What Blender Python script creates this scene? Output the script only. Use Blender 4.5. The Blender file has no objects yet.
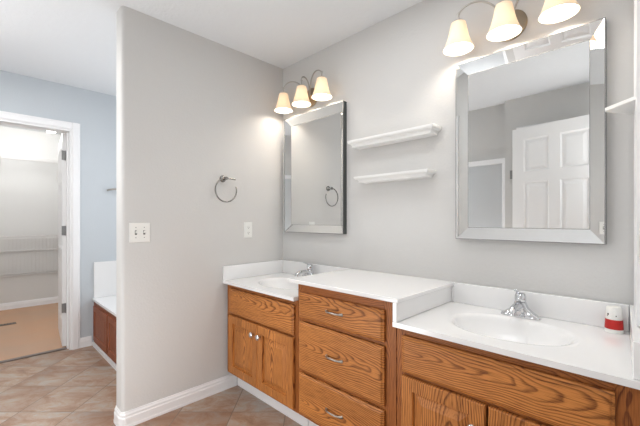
import bpy, bmesh, math, random
from mathutils import Vector, Matrix
random.seed(4)
scene = bpy.context.scene
C = scene.collection

# ------------------------------------------------------------------ camera
F_PX, HORIZON = 343.0, 219.5
cam_d = bpy.data.cameras.new('camera')
cam_d.sensor_width = 36.0
cam_d.lens = F_PX * 36.0 / 640.0
cam_d.shift_y = -(213 - HORIZON) / 640.0
cam_d.clip_start = 0.02
cam = bpy.data.objects.new('camera', cam_d); C.objects.link(cam)
cam.location = (2.197, -1.785, 1.205)
cam.rotation_euler = (math.radians(90), 0, math.radians(44.75))
scene.camera = cam

# ------------------------------------------------------------------ world, exposure, room lights
w = bpy.data.worlds.new('world'); scene.world = w; w.use_nodes = True
w.node_tree.nodes['Background'].inputs[0].default_value = (0.80, 0.88, 1.0, 1)
w.node_tree.nodes['Background'].inputs[1].default_value = 1.0
scene.view_settings.view_transform = 'Standard'
scene.view_settings.look = 'None'
scene.view_settings.gamma = 1.0
scene.view_settings.use_curve_mapping = False
scene.view_settings.exposure = 0.20

def light(name, kind, loc, energy, color=(1, 1, 1), rot=(0, 0, 0), **kw):
    d = bpy.data.lights.new(name, kind); d.energy = energy; d.color = color
    for k, v in kw.items(): setattr(d, k, v)
    o = bpy.data.objects.new(name, d); C.objects.link(o)
    o.location = loc; o.rotation_euler = rot
    return o
BULB_W = 1.7
# added fill lamps out of frame: two aimed up at the ceiling, one direct
light('bounce_fill', 'SPOT', (2.05, -1.52, 1.45), 10, (1, 0.995, 0.99), (math.radians(180), 0, 0),
      spot_size=math.radians(150), spot_blend=0.9, shadow_soft_size=0.10)
light('left_bounce_fill', 'SPOT', (0.05, -1.85, 0.85), 14, (0.98, 0.99, 1), (math.radians(180), 0, 0),
      spot_size=math.radians(140), spot_blend=0.9, shadow_soft_size=0.15)
light('camera_side_fill', 'POINT', (2.13, -1.66, 1.50), 4.8, (0.95, 0.975, 1), shadow_soft_size=0.10)
# added soft fill lamp, low and out of frame on the left
light('low_fill', 'POINT', (0.70, -1.86, 0.45), 16, (0.95, 0.975, 1), shadow_soft_size=0.22)
# added area fill under the ceiling, above the frame
light('overhead_fill', 'AREA', (1.30, -0.70, 2.42), 5.5, (0.97, 0.985, 1), (0, 0, 0), shape='RECTANGLE', size=1.0, size_y=0.4)
# added area fill for the tub end of the room, out of the frame
light('tub_side_fill', 'AREA', (-0.55, -1.98, 2.40), 15, (1.0, 0.99, 0.98), (0, 0, 0), size=0.3)
# added area lamp for daylight from an assumed, unseen window above the tub
light('assumed_window_light', 'AREA', (-0.85, -0.03, 1.55), 7, (0.93, 0.965, 1.0), (math.radians(-90), 0, 0),
      shape='RECTANGLE', size=0.9, size_y=0.8)
# closet lamp
light('closet_lamp', 'POINT', (-3.05, -1.45, 2.25), 23, (1.0, 0.995, 0.985), shadow_soft_size=0.08)

# ------------------------------------------------------------------ materials
def srgb(r, g, b):
    f = lambda c: ((c / 255) / 12.92) if c / 255 <= 0.04045 else (((c / 255) + 0.055) / 1.055) ** 2.4
    return (f(r), f(g), f(b), 1)

def mat(name, col, rough=0.5, metal=0.0, bump=0.0, bscale=60, emit=None, estr=0, spec=0.5, coat=0.0, mottled=None):
    m = bpy.data.materials.new(name); m.use_nodes = True
    nt = m.node_tree; b = nt.nodes['Principled BSDF']
    b.inputs['Base Color'].default_value = col
    b.inputs['Roughness'].default_value = rough
    b.inputs['Metallic'].default_value = metal
    b.inputs['Specular IOR Level'].default_value = spec
    b.inputs['Coat Weight'].default_value = coat
    tc = nt.nodes.new('ShaderNodeTexCoord')
    if bump:
        n = nt.nodes.new('ShaderNodeTexNoise'); n.inputs['Scale'].default_value = bscale
        n.inputs['Detail'].default_value = 3
        nt.links.new(tc.outputs['Object'], n.inputs['Vector'])
        bp = nt.nodes.new('ShaderNodeBump'); bp.inputs['Strength'].default_value = bump
        bp.inputs['Distance'].default_value = 0.004
        nt.links.new(n.outputs['Fac'], bp.inputs['Height'])
        nt.links.new(bp.outputs['Normal'], b.inputs['Normal'])
    if mottled:
        n2 = nt.nodes.new('ShaderNodeTexNoise'); n2.inputs['Scale'].default_value = mottled[1]
        n2.inputs['Detail'].default_value = 4
        nt.links.new(tc.outputs['Object'], n2.inputs['Vector'])
        mx = nt.nodes.new('ShaderNodeMix'); mx.data_type = 'RGBA'
        mx.inputs[6].default_value = col; mx.inputs[7].default_value = mottled[0]
        nt.links.new(n2.outputs['Fac'], mx.inputs[0]); nt.links.new(mx.outputs[2], b.inputs['Base Color'])
    if emit:
        b.inputs['Emission Color'].default_value = emit
        b.inputs['Emission Strength'].default_value = estr
    return m

M_WALL = mat('greige_wall_paint', srgb(211, 210, 208), 0.85, bump=0.25, bscale=90, spec=0.2)
M_BLUE = mat('pale_blue_wall_paint', srgb(198, 204, 209), 0.85, bump=0.25, bscale=90, spec=0.2)
M_CEIL = mat('white_textured_ceiling_paint', srgb(229, 231, 233), 0.95, bump=0.7, bscale=45, spec=0.1)
M_CLOSETWALL = mat('closet_wall_paint', srgb(224, 224, 222), 0.9, bump=0.2, bscale=80, spec=0.2)
M_TRIM = mat('white_trim_paint', srgb(242, 242, 243), 0.4)
M_DOOR = mat('white_door_paint', srgb(240, 240, 240), 0.45)
M_COUNTER = mat('white_cultured_marble', srgb(243, 243, 243), 0.18, coat=0.3)
M_SHELF = mat('white_gloss_shelf', srgb(240, 240, 238), 0.4)
M_CHROME = mat('chrome', srgb(215, 217, 220), 0.08, 1.0)
M_NICKEL = mat('brushed_nickel', srgb(180, 176, 170), 0.28, 1.0)
M_DNICKEL = mat('dark_nickel', srgb(140, 138, 135), 0.25, 1.0)
M_BRONZE = mat('warm_nickel_plate', srgb(170, 155, 135), 0.3, 1.0)
M_MIRROR = mat('silvered_glass', srgb(238, 240, 240), 0.0, 1.0)
M_MEDGE = mat('dark_mirror_edge', srgb(70, 74, 72), 0.35)
M_PLASTIC = mat('white_plastic', srgb(240, 240, 236), 0.35)
M_SLOT = mat('dark_slot', srgb(70, 68, 65), 0.6)
M_RED = mat('red_band', srgb(190, 30, 24), 0.4)
M_DARKINK = mat('dark_ink', srgb(70, 60, 60), 0.6)
M_WIRE = mat('white_coated_wire', srgb(226, 224, 222), 0.45)
M_HINGE = mat('satin_hinge_metal', srgb(150, 150, 150), 0.4, 0.9)
M_TRANSITION = mat('grey_transition_strip', srgb(120, 110, 104), 0.5)
M_TUB = mat('white_acrylic', srgb(238, 238, 238), 0.25)
M_DARK = mat('dark_void', srgb(40, 30, 25), 0.9)
M_BULB = mat('lit_bulb', (1, 1, 1, 1), 0.4, emit=(1, 0.95, 0.86, 1), estr=9)
M_LED = mat('lit_lamp_lens', (1, 1, 1, 1), 0.4, emit=(1, 0.98, 0.95, 1), estr=6)
M_VENT = mat('brown_register_metal', srgb(105, 92, 82), 0.5, 0.3)

def glass_shade():
    m = bpy.data.materials.new('frosted_cream_glass'); m.use_nodes = True
    nt = m.node_tree; nt.nodes.clear()
    out = nt.nodes.new('ShaderNodeOutputMaterial')
    d = nt.nodes.new('ShaderNodeBsdfDiffuse'); d.inputs[0].default_value = srgb(238, 226, 208)
    t = nt.nodes.new('ShaderNodeBsdfTranslucent'); t.inputs[0].default_value = srgb(240, 220, 192)
    g = nt.nodes.new('ShaderNodeEmission'); g.inputs[0].default_value = (1, 0.82, 0.62, 1); g.inputs[1].default_value = 0.13
    mx = nt.nodes.new('ShaderNodeMixShader'); mx.inputs[0].default_value = 0.15
    ad = nt.nodes.new('ShaderNodeAddShader')
    nt.links.new(d.outputs[0], mx.inputs[1]); nt.links.new(t.outputs[0], mx.inputs[2])
    nt.links.new(mx.outputs[0], ad.inputs[0]); nt.links.new(g.outputs[0], ad.inputs[1])
    nt.links.new(ad.outputs[0], out.inputs[0])
    return m
M_SHADE = glass_shade()

def frosted():
    m = bpy.data.materials.new('obscure_shower_glass'); m.use_nodes = True
    b = m.node_tree.nodes['Principled BSDF']
    b.inputs['Base Color'].default_value = srgb(225, 228, 230)
    b.inputs['Roughness'].default_value = 0.8
    b.inputs['Transmission Weight'].default_value = 0.3
    return m
M_FROST = frosted()

def wood(name, axis, light_c, dark_c, ring=0.0078, pore=0.6, rough=0.48):
    """plain sawn board: growth rings of a log whose axis runs slightly askew under the board"""
    m = bpy.data.materials.new(name); m.use_nodes = True
    nt = m.node_tree; L = nt.links; b = nt.nodes['Principled BSDF']
    def math_(op, a, bb=None, c=None):
        n = nt.nodes.new('ShaderNodeMath'); n.operation = op
        for i, v in enumerate((a, bb, c)):
            if v is None: continue
            if isinstance(v, (int, float)): n.inputs[i].default_value = v
            else: L.new(v, n.inputs[i])
        return n.outputs[0]
    tc = nt.nodes.new('ShaderNodeTexCoord'); sep = nt.nodes.new('ShaderNodeSeparateXYZ')
    L.new(tc.outputs['Object'], sep.inputs[0])
    oi = nt.nodes.new('ShaderNodeObjectInfo'); rnd = oi.outputs['Random']
    a, c = (sep.outputs[0], sep.outputs[2]) if axis == 'X' else (sep.outputs[2], sep.outputs[0])
    y = sep.outputs[1]
    def noise(sa, sc, off, detail=2):
        cb = nt.nodes.new('ShaderNodeCombineXYZ')
        L.new(math_('MULTIPLY_ADD', a, sa, math_('MULTIPLY', rnd, 37.0)), cb.inputs[0])
        L.new(math_('MULTIPLY_ADD', c, sc, off), cb.inputs[1]); L.new(math_('MULTIPLY', y, sc * .5), cb.inputs[2])
        n = nt.nodes.new('ShaderNodeTexNoise'); n.inputs['Scale'].default_value = 1; n.inputs['Detail'].default_value = detail
        L.new(cb.outputs[0], n.inputs['Vector'])
        return n.outputs['Fac']
    n1 = math_('SUBTRACT', noise(3.0, 3.0, 1.3), 0.5)
    n2 = math_('SUBTRACT', noise(5.0, 12.0, 7.7), 0.5)
    n3 = math_('SUBTRACT', noise(12.0, 60.0, 3.1), 0.5)
    cc = math_('ADD', math_('ADD', c, math_('MULTIPLY', math_('SUBTRACT', rnd, 0.5), 0.12)), math_('MULTIPLY', n1, 0.05))
    dd = math_('ADD', math_('MULTIPLY_ADD', a, 0.10, 0.035), math_('MULTIPLY', n2, 0.035))
    r = math_('SQRT', math_('ADD', math_('MULTIPLY', cc, cc), math_('MULTIPLY', dd, dd)))
    r = math_('ADD', r, math_('MULTIPLY', n3, 0.003))
    fr = math_('FRACT', math_('ADD', math_('DIVIDE', r, ring), math_('MULTIPLY', rnd, 5.0)))
    ramp = nt.nodes.new('ShaderNodeValToRGB'); L.new(fr, ramp.inputs[0])
    e = ramp.color_ramp.elements
    e[0].position = 0.0; e[0].color = (0.15, 0.15, 0.15, 1)
    e[1].position = 1.0; e[1].color = (0.15, 0.15, 0.15, 1)
    for p, v in ((0.18, 0.0), (0.55, 0.12), (0.80, 0.85), (0.90, 0.95)):
        q = e.new(p); q.color = (v, v, v, 1)
    pn = noise(14.0, 520.0, 11.0, 1)
    pr = math_('MULTIPLY', math_('MAXIMUM', math_('SUBTRACT', pn, 0.5), 0.0), pore * 4)
    big = math_('MULTIPLY', math_('SUBTRACT', noise(1.5, 9.0, 21.0), 0.45), 0.6)
    fac = math_('ADD', math_('ADD', math_('MULTIPLY', ramp.outputs[0], 0.75), pr), big)
    cl = nt.nodes.new('ShaderNodeClamp'); L.new(fac, cl.inputs[0])
    mx = nt.nodes.new('ShaderNodeMix'); mx.data_type = 'RGBA'
    mx.inputs[6].default_value = light_c; mx.inputs[7].default_value = dark_c
    L.new(cl.outputs[0], mx.inputs[0]); L.new(mx.outputs[2], b.inputs['Base Color'])
    b.inputs['Roughness'].default_value = rough
    b.inputs['Coat Weight'].default_value = 0.0
    b.inputs['Specular IOR Level'].default_value = 0.35
    return m
OL, OD = srgb(208, 136, 70), srgb(100, 50, 18)
M_OAKX = wood('honey_oak_level_grain', 'X', OL, OD)
M_OAKZ = wood('honey_oak_upright_grain', 'Z', OL, OD)
M_OAKDZ = wood('honey_oak_frame', 'Z', srgb(180, 110, 54), srgb(98, 48, 18), ring=0.006)
M_OAKDX = wood('honey_oak_rail', 'X', srgb(180, 110, 54), srgb(98, 48, 18), ring=0.006)
M_CHERRY = wood('reddish_brown_wood', 'Z', srgb(158, 92, 62), srgb(96, 48, 28), ring=0.006)

def tile_mat():
    m = bpy.data.materials.new('slate_look_floor_tile'); m.use_nodes = True
    nt = m.node_tree; L = nt.links; b = nt.nodes['Principled BSDF']
    tc = nt.nodes.new('ShaderNodeTexCoord')
    mp = nt.nodes.new('ShaderNodeMapping')
    # object origin is the world origin: turned 45 degrees to the walls
    mp.inputs['Rotation'].default_value = (0, 0, math.radians(-44.75))
    mp.inputs['Location'].default_value = (-0.09, 0.0, 0)
    L.new(tc.outputs['Object'], mp.inputs[0])
    br = nt.nodes.new('ShaderNodeTexBrick'); L.new(mp.outputs[0], br.inputs['Vector'])
    br.offset = 0; br.squash = 1
    br.inputs['Scale'].default_value = 1.0
    br.inputs['Brick Width'].default_value = 0.3335; br.inputs['Row Height'].default_value = 0.3335
    br.inputs['Mortar Size'].default_value = 0.003; br.inputs['Mortar Smooth'].default_value = 0.2
    br.inputs['Color1'].default_value = (0, 0, 0, 1); br.inputs['Color2'].default_value = (1, 1, 1, 1)
    br.inputs['Mortar'].default_value = (0.5, 0.5, 0.5, 1)
    # per tile shift of the stone pattern
    sc = nt.nodes.new('ShaderNodeVectorMath'); sc.operation = 'MULTIPLY_ADD'
    L.new(br.outputs['Color'], sc.inputs[0]); sc.inputs[1].default_value = (9, 5, 3); L.new(mp.outputs[0], sc.inputs[2])
    m2 = nt.nodes.new('ShaderNodeMapping'); m2.inputs['Scale'].default_value = (1, 1.7, 1)
    L.new(sc.outputs[0], m2.inputs[0])
    n = nt.nodes.new('ShaderNodeTexNoise'); n.inputs['Scale'].default_value = 5.5; n.inputs['Detail'].default_value = 10
    n.inputs['Roughness'].default_value = 0.75; n.inputs['Distortion'].default_value = 0.6
    L.new(m2.outputs[0], n.inputs['Vector'])
    rp = nt.nodes.new('ShaderNodeValToRGB'); L.new(n.outputs['Fac'], rp.inputs[0])
    e = rp.color_ramp.elements
    e[0].position = 0.26; e[0].color = srgb(128, 98, 78)
    e[1].position = 0.72; e[1].color = srgb(194, 184, 172)
    for p, cc in ((0.42, srgb(164, 132, 108)), (0.52, srgb(176, 154, 136)), (0.60, srgb(174, 166, 158))):
        q = e.new(p); q.color = cc
    mx = nt.nodes.new('ShaderNodeMix'); mx.data_type = 'RGBA'
    n3 = nt.nodes.new('ShaderNodeTexNoise'); n3.inputs['Scale'].default_value = 1.4; n3.inputs['Detail'].default_value = 3
    L.new(sc.outputs[0], n3.inputs['Vector'])
    mr = nt.nodes.new('ShaderNodeMapRange'); mr.inputs[1].default_value = 0.42; mr.inputs[2].default_value = 0.68; mr.inputs[4].default_value = 0.75
    L.new(n3.outputs['Fac'], mr.inputs[0])
    mu = nt.nodes.new('ShaderNodeMix'); mu.data_type = 'RGBA'; mu.blend_type = 'MULTIPLY'
    L.new(mr.outputs[0], mu.inputs[0]); L.new(rp.outputs[0], mu.inputs[6]); mu.inputs[7].default_value = srgb(205, 172, 148)
    L.new(br.outputs['Fac'], mx.inputs[0]); L.new(mu.outputs[2], mx.inputs[6])
    mx.inputs[7].default_value = srgb(120, 102, 88)
    L.new(mx.outputs[2], b.inputs['Base Color'])
    b.inputs['Roughness'].default_value = 0.38
    bp = nt.nodes.new('ShaderNodeBump'); bp.inputs['Strength'].default_value = 0.5; bp.inputs['Distance'].default_value = 0.003
    iv = nt.nodes.new('ShaderNodeMath'); iv.operation = 'MULTIPLY_ADD'
    L.new(br.outputs['Fac'], iv.inputs[0]); iv.inputs[1].default_value = -1.0
    L.new(n.outputs['Fac'], iv.inputs[2])
    L.new(iv.outputs[0], bp.inputs['Height']); L.new(bp.outputs[0], b.inputs['Normal'])
    return m
M_TILE = tile_mat()
M_CARPET = mat('tan_closet_floor', srgb(208, 156, 116), 0.6, bump=0.3, bscale=30, mottled=(srgb(178, 156, 138), 1.7))

# ------------------------------------------------------------------ mesh helpers
class MB:
    def __init__(s): s.bm = bmesh.new()
    def box(s, x0, x1, y0, y1, z0, z1, M=None):
        vs = [s.bm.verts.new((x, y, z)) for x in (x0, x1) for y in (y0, y1) for z in (z0, z1)]
        if M: 
            for v in vs: v.co = M @ v.co
        for f in ((0,1,3,2),(4,6,7,5),(0,4,5,1),(2,3,7,6),(0,2,6,4),(1,5,7,3)):
            s.bm.faces.new([vs[i] for i in f])
        return s
    def prism(s, pts, z0, z1, axis='Z'):
        def P(a, b, t):
            return {'Z': (a, b, t), 'X': (t, a, b), 'Y': (a, t, b)}[axis]
        A = [s.bm.verts.new(P(a, b, z0)) for a, b in pts]; B = [s.bm.verts.new(P(a, b, z1)) for a, b in pts]
        s.bm.faces.new(A); s.bm.faces.new(B[::-1])
        n = len(pts)
        for i in range(n): s.bm.faces.new([A[i], B[i], B[(i+1) % n], A[(i+1) % n]])
        return s
    def rings(s, loops, close0=True, close1=True):
        R = [[s.bm.verts.new(p) for p in lp] for lp in loops]
        n = len(R[0])
        for A, B in zip(R, R[1:]):
            for i in range(n): s.bm.faces.new([A[i], A[(i+1) % n], B[(i+1) % n], B[i]])
        if close0: s.bm.faces.new(R[0][::-1])
        if close1: s.bm.faces.new(R[-1])
        return s
    def lathe(s, prof, c=(0, 0, 0), n=28, axis='Z', close0=True, close1=True):
        def P(r, h, t):
            a, b = r * math.cos(t), r * math.sin(t)
            p = {'Z': (a, b, h), 'Y': (a, h, b), 'X': (h, a, b)}[axis]
            return (p[0] + c[0], p[1] + c[1], p[2] + c[2])
        return s.rings([[P(max(r, 1e-4), h, 2*math.pi*i/n) for i in range(n)] for r, h in prof], close0, close1)
    def tube(s, pts, r, n=10, radii=None):
        pts = [Vector(p) for p in pts]; loops = []
        up = Vector((0.13, 0.31, 0.94)).normalized()
        prev = None
        for i, p in enumerate(pts):
            t = (pts[min(i+1, len(pts)-1)] - pts[max(i-1, 0)]).normalized()
            a = (up - t * up.dot(t)) if prev is None else (prev - t * prev.dot(t))
            if a.length < 1e-5: a = t.orthogonal()
            a.normalize(); prev = a; b = t.cross(a)
            rr = radii[i] if radii else r
            loops.append([tuple(p + a * rr * math.cos(2*math.pi*k/n) + b * rr * math.sin(2*math.pi*k/n)) for k in range(n)])
        return s.rings(loops)
    def panel(s, x0, x1, z0, z1, yb, prof):
        """stack of rectangles facing -y; prof = (inset, depth towards -y)"""
        return s.rings([[(x0+i, yb-d, z0+i), (x1-i, yb-d, z0+i), (x1-i, yb-d, z1-i), (x0+i, yb-d, z1-i)] for i, d in prof])
    def build(s, name, m, parent=None, bevel=0, smooth=False, seg=2, M=None):
        if M: s.bm.transform(M)
        bmesh.ops.recalc_face_normals(s.bm, faces=s.bm.faces)
        co = [v.co for v in s.bm.verts]
        lo = Vector([min(v[i] for v in co) for i in range(3)]); hi = Vector([max(v[i] for v in co) for i in range(3)])
        c = (lo + hi) / 2
        if name == 'floor': c = Vector((0, 0, 0))
        bmesh.ops.translate(s.bm, verts=s.bm.verts, vec=-c)
        me = bpy.data.meshes.new(name); s.bm.to_mesh(me); s.bm.free()
        me.materials.append(m)
        o = bpy.data.objects.new(name, me); C.objects.link(o)
        o.location = c
        if parent:
            o.parent = parent
            pl = Vector((0, 0, 0)); q = parent
            while q: pl += q.location; q = q.parent
            o.location = c - pl
        if bevel:
            bv = o.modifiers.new('bevel', 'BEVEL'); bv.width = bevel; bv.segments = seg; bv.limit_method = 'ANGLE'
            bv.angle_limit = math.radians(40)
        if smooth or bevel:
            for p in me.polygons: p.use_smooth = True
            e = o.modifiers.new('wn', 'WEIGHTED_NORMAL') if bevel else None
        if smooth and not bevel:
            me.set_sharp_from_angle(angle=math.radians(45))
        return o

def thing(name, label, cat, loc=(0, 0, 0), group=None):
    o = bpy.data.objects.new(name, None); C.objects.link(o); o.location = loc
    o.empty_display_size = 0.05
    o['label'] = label; o['category'] = cat
    if group: o['group'] = group
    return o
def tag(o, label, cat, group=None):
    o['label'] = label; o['category'] = cat
    if group: o['group'] = group
    return o
def struct(o, label=None):
    o['kind'] = 'structure'
    if label: o['label'] = label
    return o
def arc(cx, cy, r, a0, a1, n):
    return [(cx + r*math.cos(math.radians(a0 + (a1-a0)*i/n)), cy + r*math.sin(math.radians(a0 + (a1-a0)*i/n))) for i in range(n+1)]

H = 2.44
XB = -1.674           # blue wall face
YE = -1.187           # free end of the partition
PT = 0.125            # partition thickness
YR = -2.12            # wall behind the camera
def xr(y): return 2.135 - 0.06 * y      # face of the right-hand wall, slightly out of square

# ------------------------------------------------------------------ structure
struct(MB().prism([(XB - 0.06, 0.1), (XB - 0.06, -3.2), (2.5, -3.2), (2.5, 0.1)], -0.05, 0.0).build('floor', M_TILE), 'slate-look tile floor laid diagonally')
struct(MB().box(-4.1, XB - 0.06, -2.9, 0.1, -0.05, 0.002).build('closet_floor', M_CARPET), 'tan closet floor beyond the doorway')
struct(MB().box(-4.1, 2.5, -3.2, 0.1, H, H + 0.06).build('ceiling', M_CEIL), 'white textured ceiling')
struct(MB().box(-PT, 2.5, 0.0, 0.1, 0, H).build('wall_back', M_WALL), 'greige wall behind the vanity')
# partition with a rounded free end
rr = 0.022
pts = [(0, 0.0)] + [(x, y) for x, y in arc(-rr, YE + rr, rr, 0, -90, 6)] + [(x, y) for x, y in arc(-PT + rr, YE + rr, rr, -90, -180, 6)] + [(-PT, 0.0)]
struct(MB().prism(pts, 0, H).build('wall_left', M_WALL, smooth=True), 'greige partition wall with a rounded free end')
# right-hand wall
struct(MB().prism([(xr(0.0), 0.0), (xr(YR), YR), (2.5, YR), (2.5, 0.0)], 0, H).build('wall_right', M_WALL), 'greige wall at the right end of the vanity')
# wall behind the camera: beside and above the doorway, header above the shower
struct(MB().box(1.05, 1.215, YR - 0.1, YR, 0, H).box(1.93, 2.5, YR - 0.1, YR, 0, H).box(1.215, 1.93, YR - 0.1, YR, 2.085, H).build('wall_front', M_WALL), 'greige wall with the six-panel door')
struct(MB().box(XB, 1.05, YR - 0.18, YR - 0.08, 1.86, H).box(XB, 0.10, YR - 0.18, YR - 0.08, 0, 1.86).build('wall_shower_front', M_WALL))
struct(MB().box(XB, 1.15, -3.2, -3.1, 0, H).box(0.0, 0.10, -3.1, YR - 0.18, 0, H).box(1.05, 1.15, -3.1, YR - 0.1, 0, H).build('wall_shower', M_TUB))
# hall beyond the door behind the camera
struct(MB().box(1.15, 2.5, -3.2, -3.1, 0, H).box(2.4, 2.5, -3.1, YR - 0.1, 0, H).build('wall_hall', M_WALL))
# blue wall with the closet doorway; y from the back wall to behind the camera
DY0, DY1, DZ = -1.91, -1.15, 2.035
struct(MB().box(XB - 0.12, XB, DY1, 0.0, 0, H).box(XB - 0.12, XB, YR - 0.08, DY0, 0, H).box(XB - 0.12, XB, DY0, DY1, DZ, H).build('wall_blue', M_BLUE), 'pale blue wall with the closet doorway')
# wall above the tub with an assumed window, unseen behind the partition
wx0, wx1, wz0, wz1 = -1.32, -0.38, 1.12, 1.98
struct(MB().box(XB, wx0, 0.0, 0.1, 0, H).box(wx1, -PT, 0.0, 0.1, 0, H).box(wx0, wx1, 0.0, 0.1, 0, wz0).box(wx0, wx1, 0.0, 0.1, wz1, H).build('wall_tub', M_BLUE))
wf = MB().box(wx0, wx0 + .04, 0.02, 0.07, wz0, wz1).box(wx1 - .04, wx1, 0.02, 0.07, wz0, wz1).box(wx0 + .04, wx1 - .04, 0.02, 0.07, wz0, wz0 + .04).box(wx0 + .04, wx1 - .04, 0.02, 0.07, wz1 - .04, wz1)
struct(wf.build('window_1', M_TRIM))
# closet shell
CX = -4.0
struct(MB().box(CX - .1, CX, -2.9, 0.1, 0, H).box(CX, XB - .12, -2.9, -2.8, 0, H).box(CX, XB - .12, -0.35, -0.25, 0, H).build('wall_closet', M_CLOSETWALL), 'closet wall seen through the doorway')

# baseboards: stepped profile
def base_profile(t=0.013, h=0.092):
    return [(0, 0), (t + .002, 0), (t + .002, .012), (t, .018), (t, h * .62), (t * .72, h * .70), (t * .72, h * .82), (t * .4, h * .92), (t * .3, h), (0, h)]
def baseboard(name, path, label=None, m=None, h=0.092):
    """path = list of (x, y, nx, ny): points on the wall with outward offset directions"""
    b = MB(); prof = base_profile(h=h)
    loops = [[(x + nx * d, y + ny * d, z) for d, z in prof] for x, y, nx, ny in path]
    b.rings(loops)
    return struct(b.build(name, m or M_TRIM, smooth=False), label)
pth = [(0, -0.0, 1, 0), (0, YE + rr, 1, 0)] + [(-rr + rr*math.cos(math.radians(-a)), YE + rr + rr*math.sin(math.radians(-a)), math.cos(math.radians(-a)), math.sin(math.radians(-a))) for a in (15, 30, 45, 60, 75, 90)]
pth += [(-PT + rr + rr*math.cos(math.radians(-a)), YE + rr + rr*math.sin(math.radians(-a)), math.cos(math.radians(-a)), math.sin(math.radians(-a))) for a in (90.01, 110, 135, 160, 180)] + [(-PT, -1.0, -1, 0)]
pth[0] = (0, -0.44, 1, 0)
baseboard('baseboard_left', pth, 'white baseboard wrapping the partition end', h=0.092)
baseboard('baseboard_blue', [(XB, DY1 + .066, 1, 0), (XB, -0.992, 1, 0)], 'short white baseboard between door casing and tub')
baseboard('baseboard_closet', [(CX, -2.8, 1, 0), (CX, -0.35, 1, 0)], 'white baseboard along the closet wall')
baseboard('baseboard_front', [(1.05, YR, 0, 1), (1.16, YR, 0, 1)])

# door casing of the closet doorway (right leg and head), jamb lining, threshold
cs = [(0, 0), (0.008, 0.0), (0.018, 0.012), (0.018, 0.05), (0.013, 0.055), (0.013, 0.066), (0, 0.066)]   # (thickness, across)
b = MB()
b.prism([(XB + t, DY1 + a) for t, a in cs], 0, DZ + 0.066)
b.prism([(XB + t, DY0 - a) for t, a in cs], 0, DZ + 0.066)
b.prism([(XB + t, DZ + a) for t, a in cs], DY0 - 0.0, DY1 + 0.0, axis='Y') if False else None
b.rings([[(XB + t, y, DZ + a) for t, a in cs] for y in (DY0, DY1)])
struct(b.build('trim_1', M_TRIM), 'white casing round the closet doorway')
b = MB().box(XB - .13, XB + .002, DY1 - .014, DY1, 0, DZ).box(XB - .13, XB + .002, DY0, DY0 + .014, 0, DZ).box(XB - .13, XB + .002, DY0 + .014, DY1 - .014, DZ - .014, DZ)
b.box(XB - .085, XB - .05, DY1 - .026, DY1 - .014, 0, DZ - .014)
struct(b.build('trim_2', M_TRIM), 'white jamb lining of the closet doorway')
struct(MB().box(XB - .085, XB - .045, DY0 + .014, DY1 - .026, 0.0, 0.012).build('trim_3', M_TRANSITION, bevel=.004), 'grey transition strip under the closet doorway')

def six_panel_door(name, width, height, th, loc, angle, label, hinge_side=1):
    """leaf in local x from the hinge, local y = thickness; recessed panels on both faces"""
    R = Matrix.Translation(loc) @ Matrix.Rotation(angle, 4, 'Z')
    b = MB(); sw = .105; mw = .09
    zs = [(0, .22), (.80, .90), (1.56, 1.66), (height - .11, height)]
    b.box(0, sw, -th/2, th/2, 0, height, R).box(width - sw, width, -th/2, th/2, 0, height, R)
    for z0, z1 in zs: b.box(sw, width - sw, -th/2, th/2, z0, z1, R)
    cx = width / 2
    for (a0, z0), (z1, a1) in zip(zs, zs[1:]):
        b.box(cx - mw/2, cx + mw/2, -th/2, th/2, z0, z1, R)
        for x0, x1 in ((sw, cx - mw/2), (cx + mw/2, width - sw)):
            for sgn in (-1, 1):
                loops = []
                for i, d in ((0, th/2), (.012, th/2 - .011), (.022, th/2 - .011), (.05, th/2 - .003)):
                    loops.append([tuple(R @ Vector(p)) for p in ((x0+i, sgn*d, z0+i), (x1-i, sgn*d, z0+i), (x1-i, sgn*d, z1-i), (x0+i, sgn*d, z1-i))])
                b.rings(loops, close0=False)
    o = b.build(name, M_DOOR)
    struct(o, label)
    return o, R
def hinge(parent, R, z, x=0.0, y=0.0):
    b = MB().lathe([(.006, -.045), (.006, .045)], (0, 0, 0), 10)
    b.box(0.0, .003, -.032, 0.0, -.044, .044).box(-.03, .0, -.0045, -.0015, -.044, .044)
    b.bm.transform(R @ Matrix.Translation((x, y, z)))
    return b.build('hinge', M_HINGE, parent)
# closet door: hinged on the right jamb, opened into the closet
d1, R1 = six_panel_door('door_1', .72, 2.01, .035, (XB - .125, DY1 - .033, 0.008), math.radians(174.5), 'white closet door standing open, seen edge on')
for z in (0.37, 1.10, 1.81):
    hinge(d1, Matrix.Translation((XB - .122, DY1 - .026, 0)) @ Matrix.Rotation(math.radians(90), 4, 'Z'), z)
# six-panel door behind the camera, seen in the right mirror
d2, R2 = six_panel_door('door_2', .745, 2.09, .035, (1.148, -2.050, 0.01), math.radians(10.8), 'white six-panel door reflected in the right mirror')
for z in (0.25, 1.05, 1.66):
    hinge(d2, Matrix.Translation((1.140, -2.070, 0)), z)
b = MB()
b.box(1.16, 1.215, YR, YR + .016, 0, 2.14).box(1.93, 1.985, YR, YR + .016, 0, 2.14).box(1.215, 1.93, YR, YR + .016, 2.085, 2.14)
struct(b.build('trim_4', M_TRIM, bevel=.004), 'white casing round the doorway behind the camera')
# white board of the door frame against the corner of the right-hand wall
struct(MB().prism([(xr(y) - d, y) for y, d in ((-.024, .0005), (-.024, .010), (-.36, .010), (-.36, .0005))], .879, 2.20).build('trim_6', M_TRIM), 'white trim board in the right-hand corner')
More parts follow.
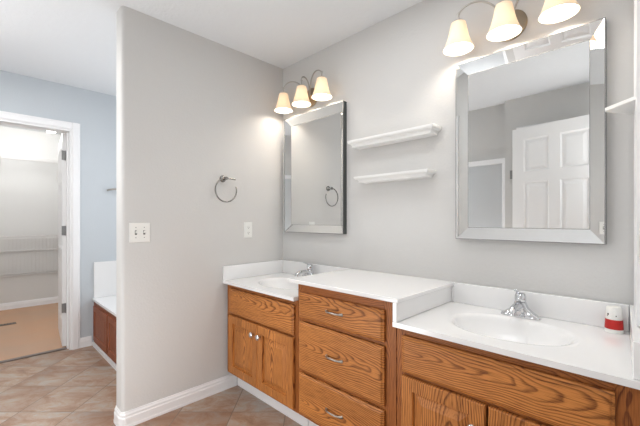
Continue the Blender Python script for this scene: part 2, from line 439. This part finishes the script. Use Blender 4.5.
# door casing on the right-hand wall near the camera
def wall_M(y):   # frame on the right wall: local x = along wall towards -y ... local y = out of the wall into the room
    a = math.atan(0.06)
    return Matrix.Translation((xr(y), y, 0)) @ Matrix.Rotation(math.radians(90) + a, 4, 'Z')
b = MB().box(-.07, 0, 0, .014, 0, 2.10); b.bm.transform(wall_M(-1.08))
struct(b.build('trim_5', M_TRIM, bevel=.003), 'white casing on the right wall')

# ------------------------------------------------------------------ vanity cabinets
YF, YD = -0.515, -0.519      # face of the carcass, back of the overlay fronts
TH = 0.018
CAB_G = 'honey oak vanity cabinets'
door_prof = [(0, 0), (0, TH - .005), (.004, TH), (.052, TH), (.055, TH - .012), (.064, TH - .012), (.090, TH - .002), (.093, TH - .001)]
slab_prof = [(0, 0), (0, TH - .008), (.006, TH - .006), (.011, TH - .001), (.015, TH)]
def carcass(p, x0, x1, ztop, stiles, rails, zb=0.125):
    b = MB()
    b.box(x0, x0 + .016, YF + .018, -0.004, zb, ztop).box(x1 - .016, x1, YF + .018, -0.004, zb, ztop)
    b.box(x0 + .016, x1 - .016, YF + .018, -0.004, zb, zb + .016)
    b.box(x0 + .016, x1 - .016, -.012, -0.004, zb + .016, ztop - .14)
    b.build('body', M_OAKDZ, p)
    for a, c in stiles: MB().box(a, c, YF, YF + .018, zb, ztop).build('stile', M_OAKDZ, p, bevel=.001)
    for (a, c), (r0, r1) in rails: MB().box(a, c, YF, YF + .018, r0, r1).build('rail', M_OAKDX, p, bevel=.001)
    MB().box(x0, x1, -0.435, -0.42, 0.0, zb).build('toe_kick', M_TRIM, p)
def knob(p, x, z):
    MB().lathe([(.006, 0), (.0055, -.010), (.008, -.014), (.0160, -.019), (.0178, -.024), (.0145, -.029), (.006, -.0315), (.0, -.032)], (x, YD - TH, z), 20, 'Y').build('knob', M_CHROME, p, smooth=True)
def pull(p, x, z):
    # bow pull with two feet
    pp = []
    for i in range(17):
        t = i / 16 * 2 - 1
        pp.append((x + t * .050, YD - TH - .018 * (1 - abs(t) ** 3.2) - .003, z + .003 * (1 - t*t)))
    b = MB().tube(pp, .0048, 10, [.0065 if abs(i - 8) > 6 else .0046 for i in range(17)])
    for s in (-1, 1): b.lathe([(.008, 0), (.008, -.004), (.005, -.006)], (x + s * .050, YD - TH, z), 14, 'Y')
    b.build('pull', M_NICKEL, p, smooth=True)

# left cabinet
c1 = thing('vanity_cabinet', 'honey oak two-door sink cabinet beside the partition wall', 'cabinet', (0.385, -0.26, 0), CAB_G)
carcass(c1, 0.012, 0.765, 0.752, [(0.012, .068), (.738, .765)], [((.068, .738), (.715, .752)), ((.068, .738), (.535, .565)), ((.068, .738), (.125, .160))])
MB().panel(.060, .744, .556, .724, YD, slab_prof).build('false_drawer_front', M_OAKX, c1)
da = MB().panel(.060, .400, .145, .543, YD, door_prof).build('door', M_OAKZ, c1)
db = MB().panel(.404, .744, .145, .543, YD, door_prof).build('door', M_OAKZ, c1)
knob(da, .368, .478); knob(db, .440, .478)
# middle drawer cabinet
c2 = thing('drawer_cabinet', 'tall honey oak cabinet with three drawers in the middle of the vanity', 'cabinet', (1.07, -0.26, 0), CAB_G)
carcass(c2, .768, 1.397, .855, [(.768, .800), (1.335, 1.397)], [((.800, 1.335), (.80, .855)), ((.800, 1.335), (.650, .680)), ((.800, 1.335), (.365, .395)), ((.800, 1.335), (.125, .155))])
for z0, z1, pz in ((.670, .808, .744), (.388, .650, .520), (.145, .370, .252)):
    dr = MB().panel(.790, 1.343, z0, z1, YD, slab_prof).build('drawer', M_OAKX, c2)
    pull(dr, 1.058, pz)
# right cabinet
c3 = thing('vanity_cabinet', 'honey oak two-door sink cabinet below the right-hand sink', 'cabinet', (1.76, -0.26, 0), CAB_G)
carcass(c3, 1.400, 2.130, .752, [(1.400, 1.442), (2.105, 2.164)], [((1.442, 2.105), (.715, .752)), ((1.442, 2.105), (.545, .58)), ((1.442, 2.105), (.125, .160))])
MB().panel(1.432, 2.108, .572, .722, YD, slab_prof).build('false_drawer_front', M_OAKX, c3)
dc = MB().panel(1.432, 1.766, .145, .558, YD, door_prof).build('door', M_OAKZ, c3)
dd = MB().panel(1.774, 2.108, .145, .558, YD, door_prof).build('door', M_OAKZ, c3)
knob(dc, 1.730, .470); knob(dd, 1.812, .470)

# ------------------------------------------------------------------ vanity tops
ZC, ZT = 0.775, 0.755
def sink_top(p, x0, x1, xe, cx, cy, a, bb, depth, name='countertop'):
    """slab with a moulded oval basin; xe = extra x of the front right corner (wall out of square)"""
    b = MB(); bm = b.bm
    y0, y1 = -0.548, -0.002
    nx, ny = 96, 72
    def zf(x, y):
        r = math.hypot((x - cx) / a, (y - cy) / bb)
        if r >= 1.08: return ZC
        if r >= 0.97:
            t = (1.08 - r) / 0.11
            return ZC - 0.006 * t * t * (3 - 2*t)
        return ZC - 0.006 - (depth - .006) * (1 - (r / 0.97) ** 2.3) ** 0.75
    V = []
    for j in range(ny + 1):
        y = y0 + (y1 - y0) * j / ny
        row = []
        for i in range(nx + 1):
            xx1 = x1 + xe * (y / y0)
            x = x0 + (xx1 - x0) * i / nx
            row.append(bm.verts.new((x, y, zf(x, y))))
        V.append(row)
    for j in range(ny):
        for i in range(nx): bm.faces.new([V[j][i], V[j][i+1], V[j+1][i+1], V[j+1][i]])
    edge = [V[0][i] for i in range(nx + 1)] + [V[j][nx] for j in range(1, ny + 1)] + [V[ny][i] for i in range(nx - 1, -1, -1)] + [V[j][0] for j in range(ny - 1, 0, -1)]
    low = [bm.verts.new((v.co.x, v.co.y, ZT)) for v in edge]
    n = len(edge)
    for i in range(n): bm.faces.new([edge[i], low[i], low[(i+1) % n], edge[(i+1) % n]])
    o = b.build(name, M_COUNTER, p, smooth=True)
    zb = zf(cx, cy)
    MB().lathe([(.021, .0), (.021, .003), (.016, .0045), (.014, .002), (.0, .0025)], (cx, cy + .01, zb + .0005), 24).build('drain', M_CHROME, p, smooth=True)
    return o
t1 = thing('sink_counter', 'white counter with oval sink beside the partition wall', 'countertop', (.385, -.27, ZT), 'white vanity counters')
sink_top(t1, 0.003, .7665, 0, .40, -.285, .225, .165, .12)
MB().box(.022, .7275, -.022, -.002, ZC, .877).box(.7275, .7665, -.022, -.002, ZC, .856).build('backsplash', M_COUNTER, t1, bevel=.003)
MB().box(.002, .022, -.548, -.002, ZC, .877).build('side_splash', M_COUNTER, t1, bevel=.003)
t2 = thing('raised_counter', 'white raised counter on the drawer cabinet between the two sinks', 'countertop', (1.07, -.27, .855), 'white vanity counters')
MB().box(.728, 1.430, -.556, -.002, .857, .877).build('countertop', M_COUNTER, t2, bevel=.004)
MB().box(1.399, 1.419, -.548, -.004, ZC + .001, .857).build('side_panel', M_COUNTER, t2, bevel=.002)
t3 = thing('sink_counter', 'long white counter with oval sink below the right mirror', 'countertop', (1.76, -.27, ZT), 'white vanity counters')
sink_top(t3, 1.399, 2.132, .031, 1.765, -.285, .215, .160, .12)
MB().box(1.4305, 2.113, -.022, -.002, ZC, .877).box(1.4195, 1.4305, -.022, -.002, ZC, .856).build('backsplash', M_COUNTER, t3, bevel=.003)
MB().prism([(xr(-.002) - .002, -.002), (xr(-.002) - .022, -.002), (xr(-.535) - .022, -.535), (xr(-.535) - .002, -.535)], ZC, .877).build('side_splash', M_COUNTER, t3, bevel=.003)

# ------------------------------------------------------------------ faucets
def faucet(x, y, label):
    p = thing('faucet', label, 'faucet', (x, y, ZC), 'chrome single-lever faucets')
    def sec(z, w, d, yo=0, n=32):
        out = []
        for i in range(n):
            t = 2 * math.pi * i / n; cth, sth = math.cos(t), math.sin(t)
            e = 2 / 2.8
            out.append((x + w/2 * math.copysign(abs(cth) ** e, cth), y + yo + d/2 * math.copysign(abs(sth) ** e, sth), ZC + z))
        return out
    b = MB().rings([sec(0.0005, .158, .056), sec(.006, .158, .056), sec(.010, .152, .051), sec(.018, .128, .046), sec(.028, .096, .044), sec(.042, .066, .044), sec(.058, .050, .044), sec(.066, .044, .042), sec(.069, .034, .034)])
    b.build('body', M_CHROME, p, smooth=True)
    s = MB()
    pts = [(x, y - .006, ZC + .042), (x, y - .035, ZC + .052), (x, y - .07, ZC + .055), (x, y - .112, ZC + .050), (x, y - .128, ZC + .040), (x, y - .131, ZC + .029)]
    s.tube(pts, .014, 18, [.018, .018, .0155, .0145, .0135, .0125]); s.build('spout', M_CHROME, p, smooth=True)
    h = MB().lathe([(.0215, .069), (.0225, .074), (.0225, .092), (.019, .102), (.009, .106), (0, .1065)], (x, y, ZC), 24)
    h.build('lever_base', M_CHROME, p, smooth=True)
    l = MB().rings([[(x + sx*wd, y + yy, ZC + zz + sz*tt) for sx, sz in ((-1, -1), (1, -1), (1, 1), (-1, 1))] for yy, zz, wd, tt in ((.004, .100, .010, .004), (-.02, .108, .0095, .0038), (-.045, .116, .008, .003), (-.062, .124, .009, .003), (-.068, .127, .007, .002))])
    l.build('lever', M_CHROME, p, bevel=.0015)
    MB().lathe([(.0035, 0), (.0035, .03), (.006, .034), (.006, .040), (0, .042)], (x, y + .021, ZC + .055), 12).build('lift_rod', M_CHROME, p, smooth=True)
    return p
faucet(.388, -.066, 'small chrome faucet behind the sink nearest the partition wall')
faucet(1.757, -.078, 'chrome faucet behind the right-hand sink below the large mirror')

# ------------------------------------------------------------------ cup
cp = thing('plastic_cup', 'small white upturned cup with a red band on the right-hand sink counter', 'cup', (2.072, -.062, ZC))
def cr(z): return .0285 - .055 * z
MB().lathe([(cr(0), 0), (cr(0), .003), (cr(.012), .012), (cr(.05), .05), (cr(.090), .090), (cr(.09) - .003, .096), (cr(.09) - .006, .0965), (cr(.09) - .008, .092), (0, .092)], (2.072, -.062, ZC + .0005), 32).build('cup_body', M_PLASTIC, cp, smooth=True)
MB().lathe([(cr(.014) + .0006, .014), (cr(.050) + .0006, .050)], (2.072, -.062, ZC + .0005), 32, close0=False, close1=False).build('red_band', M_RED, cp, smooth=True)
mk = MB()
for ang, zz, ww, hh in ((-128, .070, .005, .006), (-134, .064, .003, .003), (-72, .066, .003, .004)):
    a = math.radians(ang); r = cr(zz) + .0008
    c = Vector((2.072 + r*math.cos(a), -.062 + r*math.sin(a), ZC + zz)); t = Vector((-math.sin(a), math.cos(a), 0))
    n = Vector((math.cos(a), math.sin(a), 0)) * .0004
    mk.rings([[tuple(c + k*n + t*sx*ww/2 + Vector((0, 0, sz*hh/2))) for sx, sz in ((-1, -1), (1, -1), (1, 1), (-1, 1))] for k in (-1, 1)])
mk.build('printed_marks', M_DARKINK, cp)

# ------------------------------------------------------------------ mirrors
def mirror(x0, x1, z0, z1, label, t=.034, w=.053, wz=.060):
    """bevelled strips slope inwards from a proud outer edge to the recessed glass"""
    p = thing('wall_mirror', label, 'mirror', ((x0+x1)/2, 0, z0), 'bevelled wall mirrors')
    yi = -.005
    rect = lambda ix, iz, y: [(x0+ix, y, z0+iz), (x1-ix, y, z0+iz), (x1-ix, y, z1-iz), (x0+ix, y, z1-iz)]
    MB().rings([rect(0, 0, -.001), rect(0, 0, -t), rect(.003, .003, -t), rect(w, wz, yi + .0006)]).build('backing', M_MEDGE, p)
    O = rect(.003, .003, -t - .0006); I = rect(w, wz, yi)
    for k in range(4):
        f = [O[k], O[(k+1) % 4], I[(k+1) % 4], I[k]]
        MB().rings([[(q[0], q[1] + .0005, q[2]) for q in f], f]).build('frame_strip', M_MIRROR, p)
    seam = MB()
    for xa, xb, za, zb in ((x0+w-.001, x0+w+.001, z0+wz, z1-wz), (x1-w-.001, x1-w+.001, z0+wz, z1-wz), (x0+w, x1-w, z0+wz-.001, z0+wz+.001), (x0+w, x1-w, z1-wz-.001, z1-wz+.001)):
        seam.box(xa, xb, yi - .0012, yi, za, zb)
    seam.build('seam', M_HINGE, p)
    rim = MB()
    for xa, xb, za, zb in ((x0, x0 + .004, z0, z1), (x1 - .004, x1, z0, z1), (x0 + .004, x1 - .004, z0, z0 + .004), (x0 + .004, x1 - .004, z1 - .004, z1)):
        rim.box(xa, xb, -t - .002, -t - .0007, za, zb)
    rim.build('outer_rim', M_HINGE, p)
    MB().box(x0+w, x1-w, yi - .0006, yi + .0004, z0+wz, z1-wz).build('mirror_glass', M_MIRROR, p)
    return p
mirror(.062, .684, 1.105, 2.005, 'silver-framed mirror beside the partition wall', t=.036, w=.048)
mirror(1.447, 2.045, 1.105, 2.003, 'large silver-framed mirror above the right-hand sink', t=.032)

# ------------------------------------------------------------------ ledge shelves
def ledge(x0, x1, z0, z1, label, d=.10):
    p = thing('wall_shelf', label, 'shelf', ((x0+x1)/2, 0, z0), 'white ledge shelves between the mirrors')
    h = z1 - z0
    prof = [(d-.026, 0), (d-.022, .003), (d-.022, h*.30), (d-.018, h*.36), (d-.018, h*.44), (d-.008, h*.52), (d-.003, h*.62), (d-.003, h*.70), (d, h*.72), (d, h)]
    loops = []
    for k, (dd_, z) in enumerate(prof):
        ins = (d - dd_)
        loops.append([(x0 + ins, -.002, z0 + z), (x0 + ins, -dd_, z0 + z), (x1 - ins, -dd_, z0 + z), (x1 - ins, -.002, z0 + z)])
    b = MB().rings(loops); b.build('shelf', M_SHELF, p)
    return p
ledge(.772, 1.355, 1.663, 1.708, 'upper white ledge shelf between the two mirrors')
ledge(.825, 1.326, 1.436, 1.474, 'lower white ledge shelf between the two mirrors')

# small corner shelf at the right edge
p = thing('corner_shelf', 'small white shelf in the corner right of the large mirror', 'shelf', (2.1, -.1, 1.60))
poly = [(xr(-.004) - .002, -.004), (2.052, -.125), (2.052, -.140), (xr(-.240) - .002, -.240)]
MB().prism(poly, 1.606, 1.618).build('shelf_board', M_SHELF, p)

# ------------------------------------------------------------------ vanity lights
def vanity_light(cx, label):
    p = thing('vanity_light', label, 'wall lamp', (cx, 0, 2.08), 'three-shade vanity lights')
    ys = -.105; zc = 2.118
    MB().lathe([(.070, -.002), (.070, -.008), (.062, -.014), (.034, -.020), (.016, -.030), (.0, -.034)], (cx, 0, zc), 36, 'Y').build('backplate', M_BRONZE, p, smooth=True)
    for k in (-1, 0, 1):
        sx = cx + k * .206; zt = 2.176
        if k:
            P0, P1, P2, P3 = Vector((cx + k*.008, -.028, zc)), Vector((cx + k*.05, -.075, zc + .15)), Vector((sx - k*.045, ys - .002, zt + .095)), Vector((sx, ys, zt + .040))
        else:
            P0, P1, P2, P3 = Vector((cx, -.028, zc)), Vector((cx, -.010, zc + .16)), Vector((cx, ys - .01, zt + .095)), Vector((cx, ys, zt + .040))
        pts = []
        for i in range(25):
            t = i / 24
            pts.append(P0*(1-t)**3 + P1*3*t*(1-t)**2 + P2*3*t*t*(1-t) + P3*t**3)
        MB().tube(pts, .0045, 10).build('arm', M_NICKEL, p, smooth=True)
        prof = [(.0, .048), (.006, .046), (.008, .040), (.005, .034), (.005, .014), (.012, .011), (.024, .006), (.029, .0), (.027, -.004)]
        MB().lathe(prof, (sx, ys, zt), 24, close1=True).build('shade_holder', M_NICKEL, p, smooth=True)
        outer = [(.026, 0.0), (.034, -.005), (.038, -.022), (.042, -.044), (.047, -.066), (.053, -.088), (.060, -.108), (.067, -.124), (.072, -.133)]
        inner = [(r - .003, z) for r, z in outer][::-1]
        sh = MB().lathe([(.004, .0005)] + outer + inner + [(.004, -.003)], (sx, ys, zt), 32, close0=False, close1=False)
        shade = sh.build('shade', M_SHADE, p, smooth=True)
        MB().lathe([(0, -.015), (.012, -.018), (.013, -.028), (.018, -.040), (.020, -.050), (.016, -.060), (.008, -.066), (0, -.067)], (sx, ys, zt), 20).build('bulb', M_BULB, p, smooth=True)
        lo = light('bulb_light', 'POINT', (sx - cx, ys, zt - .094 - 2.08), BULB_W, (1, 0.96, 0.91), shadow_soft_size=.022)
        lo.parent = p
    return p
vanity_light(.342, 'three-shade nickel wall light above the mirror beside the partition wall')
vanity_light(1.697, 'three-shade nickel wall light above the large right-hand mirror')

# ------------------------------------------------------------------ towel ring on the partition
tr = thing('towel_ring', 'silver open towel ring on the partition wall', 'towel ring', (0, -.548, 1.44))
MB().lathe([(.024, .001), (.024, .006), (.020, .010), (.010, .014), (.009, .040), (.012, .044), (.012, .056), (0, .058)], (0, -.548, 1.492), 24, 'X').build('mount', M_DNICKEL, tr, smooth=True)
ring = []
R_ = .082; cyy, czz = -.548, 1.492 - R_
for i in range(41):
    a = math.radians(95 + (285) * i / 40)     # opens at upper right
    ring.append((.050, cyy + (-1) * -R_ * math.cos(a), czz + R_ * math.sin(a)))
MB().tube(ring, .0048, 10).build('ring', M_DNICKEL, tr, smooth=True)
MB().tube([(.05, -.553, 1.4915), (.05, -.522, 1.492), (.05, -.475, 1.489)], .0055, 10).build('ring_arm', M_DNICKEL, tr, smooth=True)

# ------------------------------------------------------------------ switches and outlet
def wall_plate(name, label, cat, M, w_, h_, toggles, kind):
    """local: x along the wall, y out of the wall, z up"""
    p = thing(name, label, cat, M.translation)
    b = MB().rings([[(sx*(w_/2-i), d, sz*(h_/2-i)) for sx, sz in ((-1,-1),(1,-1),(1,1),(-1,1))] for i, d in ((0, .001), (0, .003), (.003, .006))])
    b.build('cover_plate', M_PLASTIC, p, M=M)
    for t in range(toggles):
        x = (t - (toggles-1)/2) * .046
        if kind == 'rocker':
            MB().box(x-.012, x+.012, .006, .010, -.030, .030).build('rocker', M_PLASTIC, p, M=M, bevel=.0015)
        elif kind == 'toggle':
            MB().box(x-.0055, x+.0055, .006, .0075, -.0125, .0125).build('toggle_slot', M_SLOT, p, M=M)
            MB().rings([[(x+sx*.004, .0075 + dy, dz + sz*.005) for sx, sz in ((-1,-1),(1,-1),(1,1),(-1,1))] for dy, dz in ((0, 0), (.012, .006))]).build('toggle', M_PLASTIC, p, M=M)
            for z in (-.030, .030): MB().lathe([(.0028, .0058), (.0028, .007), (0, .0072)], (x, 0, z), 10, 'Y').build('screw', M_HINGE, p, M=M)
        else:
            for z in (-.020, .020):
                MB().lathe([(.015, .0055), (.015, .0075), (0, .0077)], (x, 0, z), 20, 'Y').build('socket', M_PLASTIC, p, M=M)
                MB().box(x-.0065, x-.0045, .0072, .0082, z-.004, z+.006).box(x+.0045, x+.0065, .0072, .0082, z-.004, z+.006).box(x-.002, x+.002, .0072, .0082, z-.011, z-.007).build('slots', M_SLOT, p, M=M)
    return p
ML = lambda y, z: Matrix.Translation((0, y, z)) @ Matrix.Rotation(math.radians(-90), 4, 'Z')
wall_plate('light_switch', 'white double toggle switch plate near the free end of the partition', 'light switch', ML(-1.091, 1.128), .115, .117, 2, 'toggle')
wall_plate('power_outlet', 'narrow white outlet plate on the partition near the vanity', 'outlet', ML(-.337, 1.126), .070, .117, 1, 'outlet')
Mr = wall_M(-.44); Mr = Matrix.Translation((0, 0, 1.13)) @ Mr
wall_plate('light_switch', 'white switch plate seen edge on at the right wall', 'light switch', Mr, .115, .117, 2, 'rocker')

# ------------------------------------------------------------------ tub deck
tx0, tx1, ty = XB + .003, -PT - .003, -.975
tb = thing('bathtub', 'white drop-in bathtub deck with a red-brown wooden front', 'bathtub', ((tx0+tx1)/2, -.5, 0))
b = MB(); bm = b.bm
nx, ny = 60, 40
V = []
for j in range(ny + 1):
    y = ty - .012 + (-.004 - ty + .012) * j / ny; row = []
    for i in range(nx + 1):
        x = tx0 + (tx1 - tx0) * i / nx
        r = (abs((x + .9) / .66) ** 3 + abs((y + .5) / .34) ** 3) ** (1/3)
        z = .45 if r >= 1 else .45 - .36 * (1 - r ** 4) ** .6
        row.append(bm.verts.new((x, y, z)))
    V.append(row)
for j in range(ny):
    for i in range(nx): bm.faces.new([V[j][i], V[j][i+1], V[j+1][i+1], V[j+1][i]])
fr_ = [bm.verts.new((v.co.x, v.co.y, .428)) for v in V[0]]
for i in range(nx): bm.faces.new([V[0][i], fr_[i], fr_[i+1], V[0][i+1]])
b.build('tub_deck', M_TUB, tb, smooth=True)
MB().box(tx0, tx0 + .016, ty, -.004, .45, .795).build('side_splash', M_TUB, tb, bevel=.003)
fp = MB().box(tx0, tx1, ty + .002, ty + .02, .03, .428).build('front_frame', M_CHERRY, tb)
a0, a1 = tx0 + .03, -PT - .03; n = 3; wd = (a1 - a0) / n
for i in range(n):
    MB().panel(a0 + i*wd + .012, a0 + (i+1)*wd - .012, .06, .385, ty + .002, [(0, 0), (0, .012), (.003, .015), (.045, .015), (.05, .008), (.056, .008), (.075, .013)]).build('panel', M_CHERRY, tb)
MB().box(tx0, tx1, ty - .014, ty + .002, .0, .030).build('base_strip', M_TRIM, tb)

# grey bar end showing past the partition
hk = thing('towel_bar', 'small grey towel bar on the blue wall beside the partition edge', 'towel bar', (XB, -.8, 1.5))
MB().tube([(XB + .005, -.86, 1.492), (XB + .03, -.85, 1.497), (XB + .05, -.82, 1.503), (XB + .055, -.76, 1.506), (XB + .055, -.35, 1.506)], .009, 10).lathe([(.022, .001), (.022, .008), (.010, .012), (.010, .05)], (XB, -.35, 1.506), 20, 'X').build('bar', M_NICKEL, hk, smooth=True)

# ------------------------------------------------------------------ closet contents
def wire_shelf(z, label, depth=.32, lip=.03):
    p = thing('wire_shelf', label, 'shelf', (CX, -1.5, z), 'closet wire shelves')
    b = MB(); ya, yb = -2.75, -.40
    for x in (CX + .006, CX + depth*.5, CX + depth): b.tube([(x, ya, z), (x, yb, z)], .0035, 6)
    b.tube([(CX + depth + .002, ya, z - lip), (CX + depth + .002, yb, z - lip)], .0035, 6)
    b.build('rails', M_WIRE, p)
    w_ = MB(); y = ya + .01
    while y < yb:
        w_.box(CX + .004, CX + depth, y - .0012, y + .0012, z + .002, z + .0045)
        w_.box(CX + depth, CX + depth + .0024, y - .0012, y + .0012, z - lip, z + .0045)
        y += .026
    w_.build('cross_wires', M_WIRE, p)
    if z > 1.5:
      for y in (-2.2, -1.55, -.95): MB().tube([(CX + .004, y, z - .26), (CX + depth - .02, y, z - .004)], .004, 6).build('brace', M_WIRE, p)
    return p
wire_shelf(2.02, 'white wire shelf high on the closet wall')
wire_shelf(.985, 'white wire shelf at mid height on the closet wall', depth=.30)
rk = thing('shelf_shadow_grid', 'wire grid standing in for the shadow lines under the mid-height closet shelf', 'rack', (CX, -1.5, .44))  # added wires stand in for shelf shadows on the closet wall
b = MB()
for z in (.445, .475, .78): b.tube([(CX + .012, -2.75, z), (CX + .012, -.40, z)], .0045, 6)
y = -2.74
while y < -.40:
    b.box(CX + .004, CX + .016, y - .0011, y + .0011, .44, .945); y += .040
b.build('wire_grid', M_WIRE, rk)
lp = thing('closet_light', 'small bright ceiling light inside the closet', 'ceiling lamp', (-3.72, -1.03, H))
MB().box(-3.78, -3.66, -1.10, -.98, H - .012, H).build('housing', M_TRIM, lp)
MB().box(-3.765, -3.675, -1.085, -.995, H - .045, H - .012).build('lens', M_LED, lp, bevel=.004)
vr = thing('floor_register', 'narrow brown floor vent on the closet floor', 'vent', (-3.12, -1.56, 0))
MB().box(-3.16, -3.08, -1.72, -1.44, .002, .006).build('frame', M_VENT, vr, bevel=.001)
b = MB()
for i in range(10): b.box(-3.145, -3.095, -1.70 + i*.026, -1.69 + i*.026, .006, .0068)
b.build('louvers', M_SLOT, vr)

# ------------------------------------------------------------------ shower enclosure (seen only in the mirrors)
sh = thing('shower_enclosure', 'white-framed obscure glass shower front seen in the mirrors', 'shower', (.58, YR - .09, 0))
yy = YR - .078
for z0, z1 in ((1.80, 1.855), (.08, .13)): MB().box(.10, 1.048, yy, yy + .035, z0, z1).build('rail', M_TRIM, sh, bevel=.004)
for xa in (1.008, .10): MB().box(xa, xa + .04, yy, yy + .035, .13, 1.80).build('post', M_TRIM, sh, bevel=.004)
MB().box(.14, 1.008, yy + .012, yy + .018, .13, 1.80).build('glass', M_FROST, sh)
MB().box(.10, 1.048, yy - .1, yy + .04, 0, .08).build('curb', M_TUB, sh, bevel=.006)
